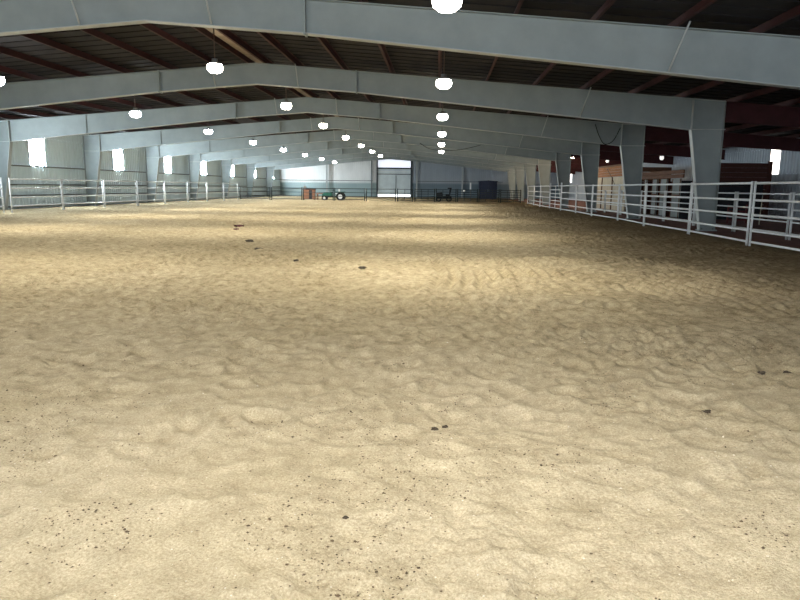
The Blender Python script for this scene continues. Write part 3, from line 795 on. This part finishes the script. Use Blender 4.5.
clod(-.37, 2.6, 0.0101, 'tiny dark clod in the foreground sand left of the middle')
clod(.0, 3.74, 0.0216, 'dark clod in a hoof print straight ahead in the foreground')
clod(.06, 3.77, 0.0158, 'smaller dark clod touching the one in the hoof print')
def rag(bm):
    n_ = 7
    g = [[bm.verts.new(((i - 3) * .055 + .02 * math.sin(j * 2.1), (j - 3) * .035, .035 + .03 * math.sin(i * 1.3 + j * .8) + .018 * math.cos(j * 2.2 - i))) for i in range(n_)] for j in range(n_)]
    for j in range(n_ - 1):
        for i in range(n_ - 1): bm.faces.new((g[j][i], g[j][i + 1], g[j + 1][i + 1], g[j + 1][i])).smooth = True
o = obj('cloth_scrap', rag, 'rag'); o.location = (-6.95, 22.8, sand_z(-6.95, 22.8) + .01); o.rotation_euler.z = .3
tag(o, 'small red-brown scrap lying on the sand left of centre, farther piece', 'scrap')
o2 = o.copy(); COL.objects.link(o2); o2.location = (-6.55, 21.2, sand_z(-6.55, 21.2) + .01); o2.rotation_euler.z = 1.9; o2.scale = (.8, .8, .8)
tag(o2, 'small red-brown scrap lying on the sand left of centre, nearer piece', 'scrap')

def scatter(name, label, cat, count, rmin, rmax, material, patchy):
    V = []; F = []
    base = [(1, 0, 0), (-1, 0, 0), (0, 1, 0), (0, -1, 0), (0, 0, 1), (0, 0, -1)]
    tri = [(0, 2, 4), (2, 1, 4), (1, 3, 4), (3, 0, 4), (2, 0, 5), (1, 2, 5), (3, 1, 5), (0, 3, 5)]
    made = 0
    while made < count:
        py = 1.6 + 12 * rng.random() ** 2.2
        px = rng.uniform(-1, 1) * (.9 + .72 * py)
        if patchy and rnoise(np.array([px]), np.array([py]), .5, 41)[0] < .14 and rng.random() < .93: continue
        if px > 8 or any(math.hypot(px - q[0], py - q[1]) < .14 for q in CLODS): continue
        r = rng.uniform(rmin, rmax) * (1 if rng.random() < .9 else 1.7); z = sand_z(px, py); b0 = len(V)
        sx, sy, sz = rng.uniform(.6, 1.5), rng.uniform(.6, 1.4), rng.uniform(.4, .8); a = rng.uniform(0, 6.28)
        for q in base:
            x_ = q[0] * sx * r; y_ = q[1] * sy * r
            V.append((px + x_ * math.cos(a) - y_ * math.sin(a), py + x_ * math.sin(a) + y_ * math.cos(a), z + q[2] * sz * r + r * .3 + rng.uniform(-.1, .1) * r))
        F += [tuple(b0 + k for k in t) for t in tri]; made += 1
    m_ = bpy.data.meshes.new(name); m_.from_pydata(V, [], F); m_.materials.append(M[material])
    o = bpy.data.objects.new(name, m_); COL.objects.link(o); tag(o, label, cat, None, 'stuff')
scatter('dark_debris', 'dark bits of bark and dirt scattered over the near sand', 'debris', 9000, .0014, .0060, 'debris', True)
scatter('pale_gravel', 'small pale gravel bits scattered over the near sand', 'gravel', 2200, .0012, .0042, 'gravel', False)

# ------------------------------------------------------------------ light and camera
w = bpy.data.worlds.new('sky'); scene.world = w; w.use_nodes = True
bg = w.node_tree.nodes['Background']
bg.inputs['Color'].default_value = (0.86, 0.92, 1.0, 1); bg.inputs['Strength'].default_value = 4.6
sun = bpy.data.lights.new('sun', 'SUN'); sun.energy = 3.0; sun.angle = .01
so = bpy.data.objects.new('sun', sun); COL.objects.link(so)
so.rotation_euler = (Vector((.55, -.15, -1))).to_track_quat('-Z', 'Y').to_euler()

cam = bpy.data.cameras.new('camera'); cam.sensor_width = 36.0; cam.sensor_fit = 'HORIZONTAL'
cam.lens = 663.909 / 800 * 36; cam.clip_start = .05; cam.clip_end = 400
co = bpy.data.objects.new('camera', cam); COL.objects.link(co)
R = Vector((0.99819245, 0.05914152, 0.0106826)); U = Vector((-0.02041951, 0.16657504, 0.98581733)); Fw = Vector((-0.05652328, 0.98425354, -0.16748159))
mw = Matrix(((R.x, U.x, -Fw.x, 0), (R.y, U.y, -Fw.y, 0), (R.z, U.z, -Fw.z, H_CAM), (0, 0, 0, 1)))
co.matrix_world = mw
scene.camera = co
scene.view_settings.view_transform = 'Standard'
scene.view_settings.look = 'None'
scene.view_settings.exposure = 0.0
scene.cycles.use_denoising = True
scene.cycles.max_bounces = 6
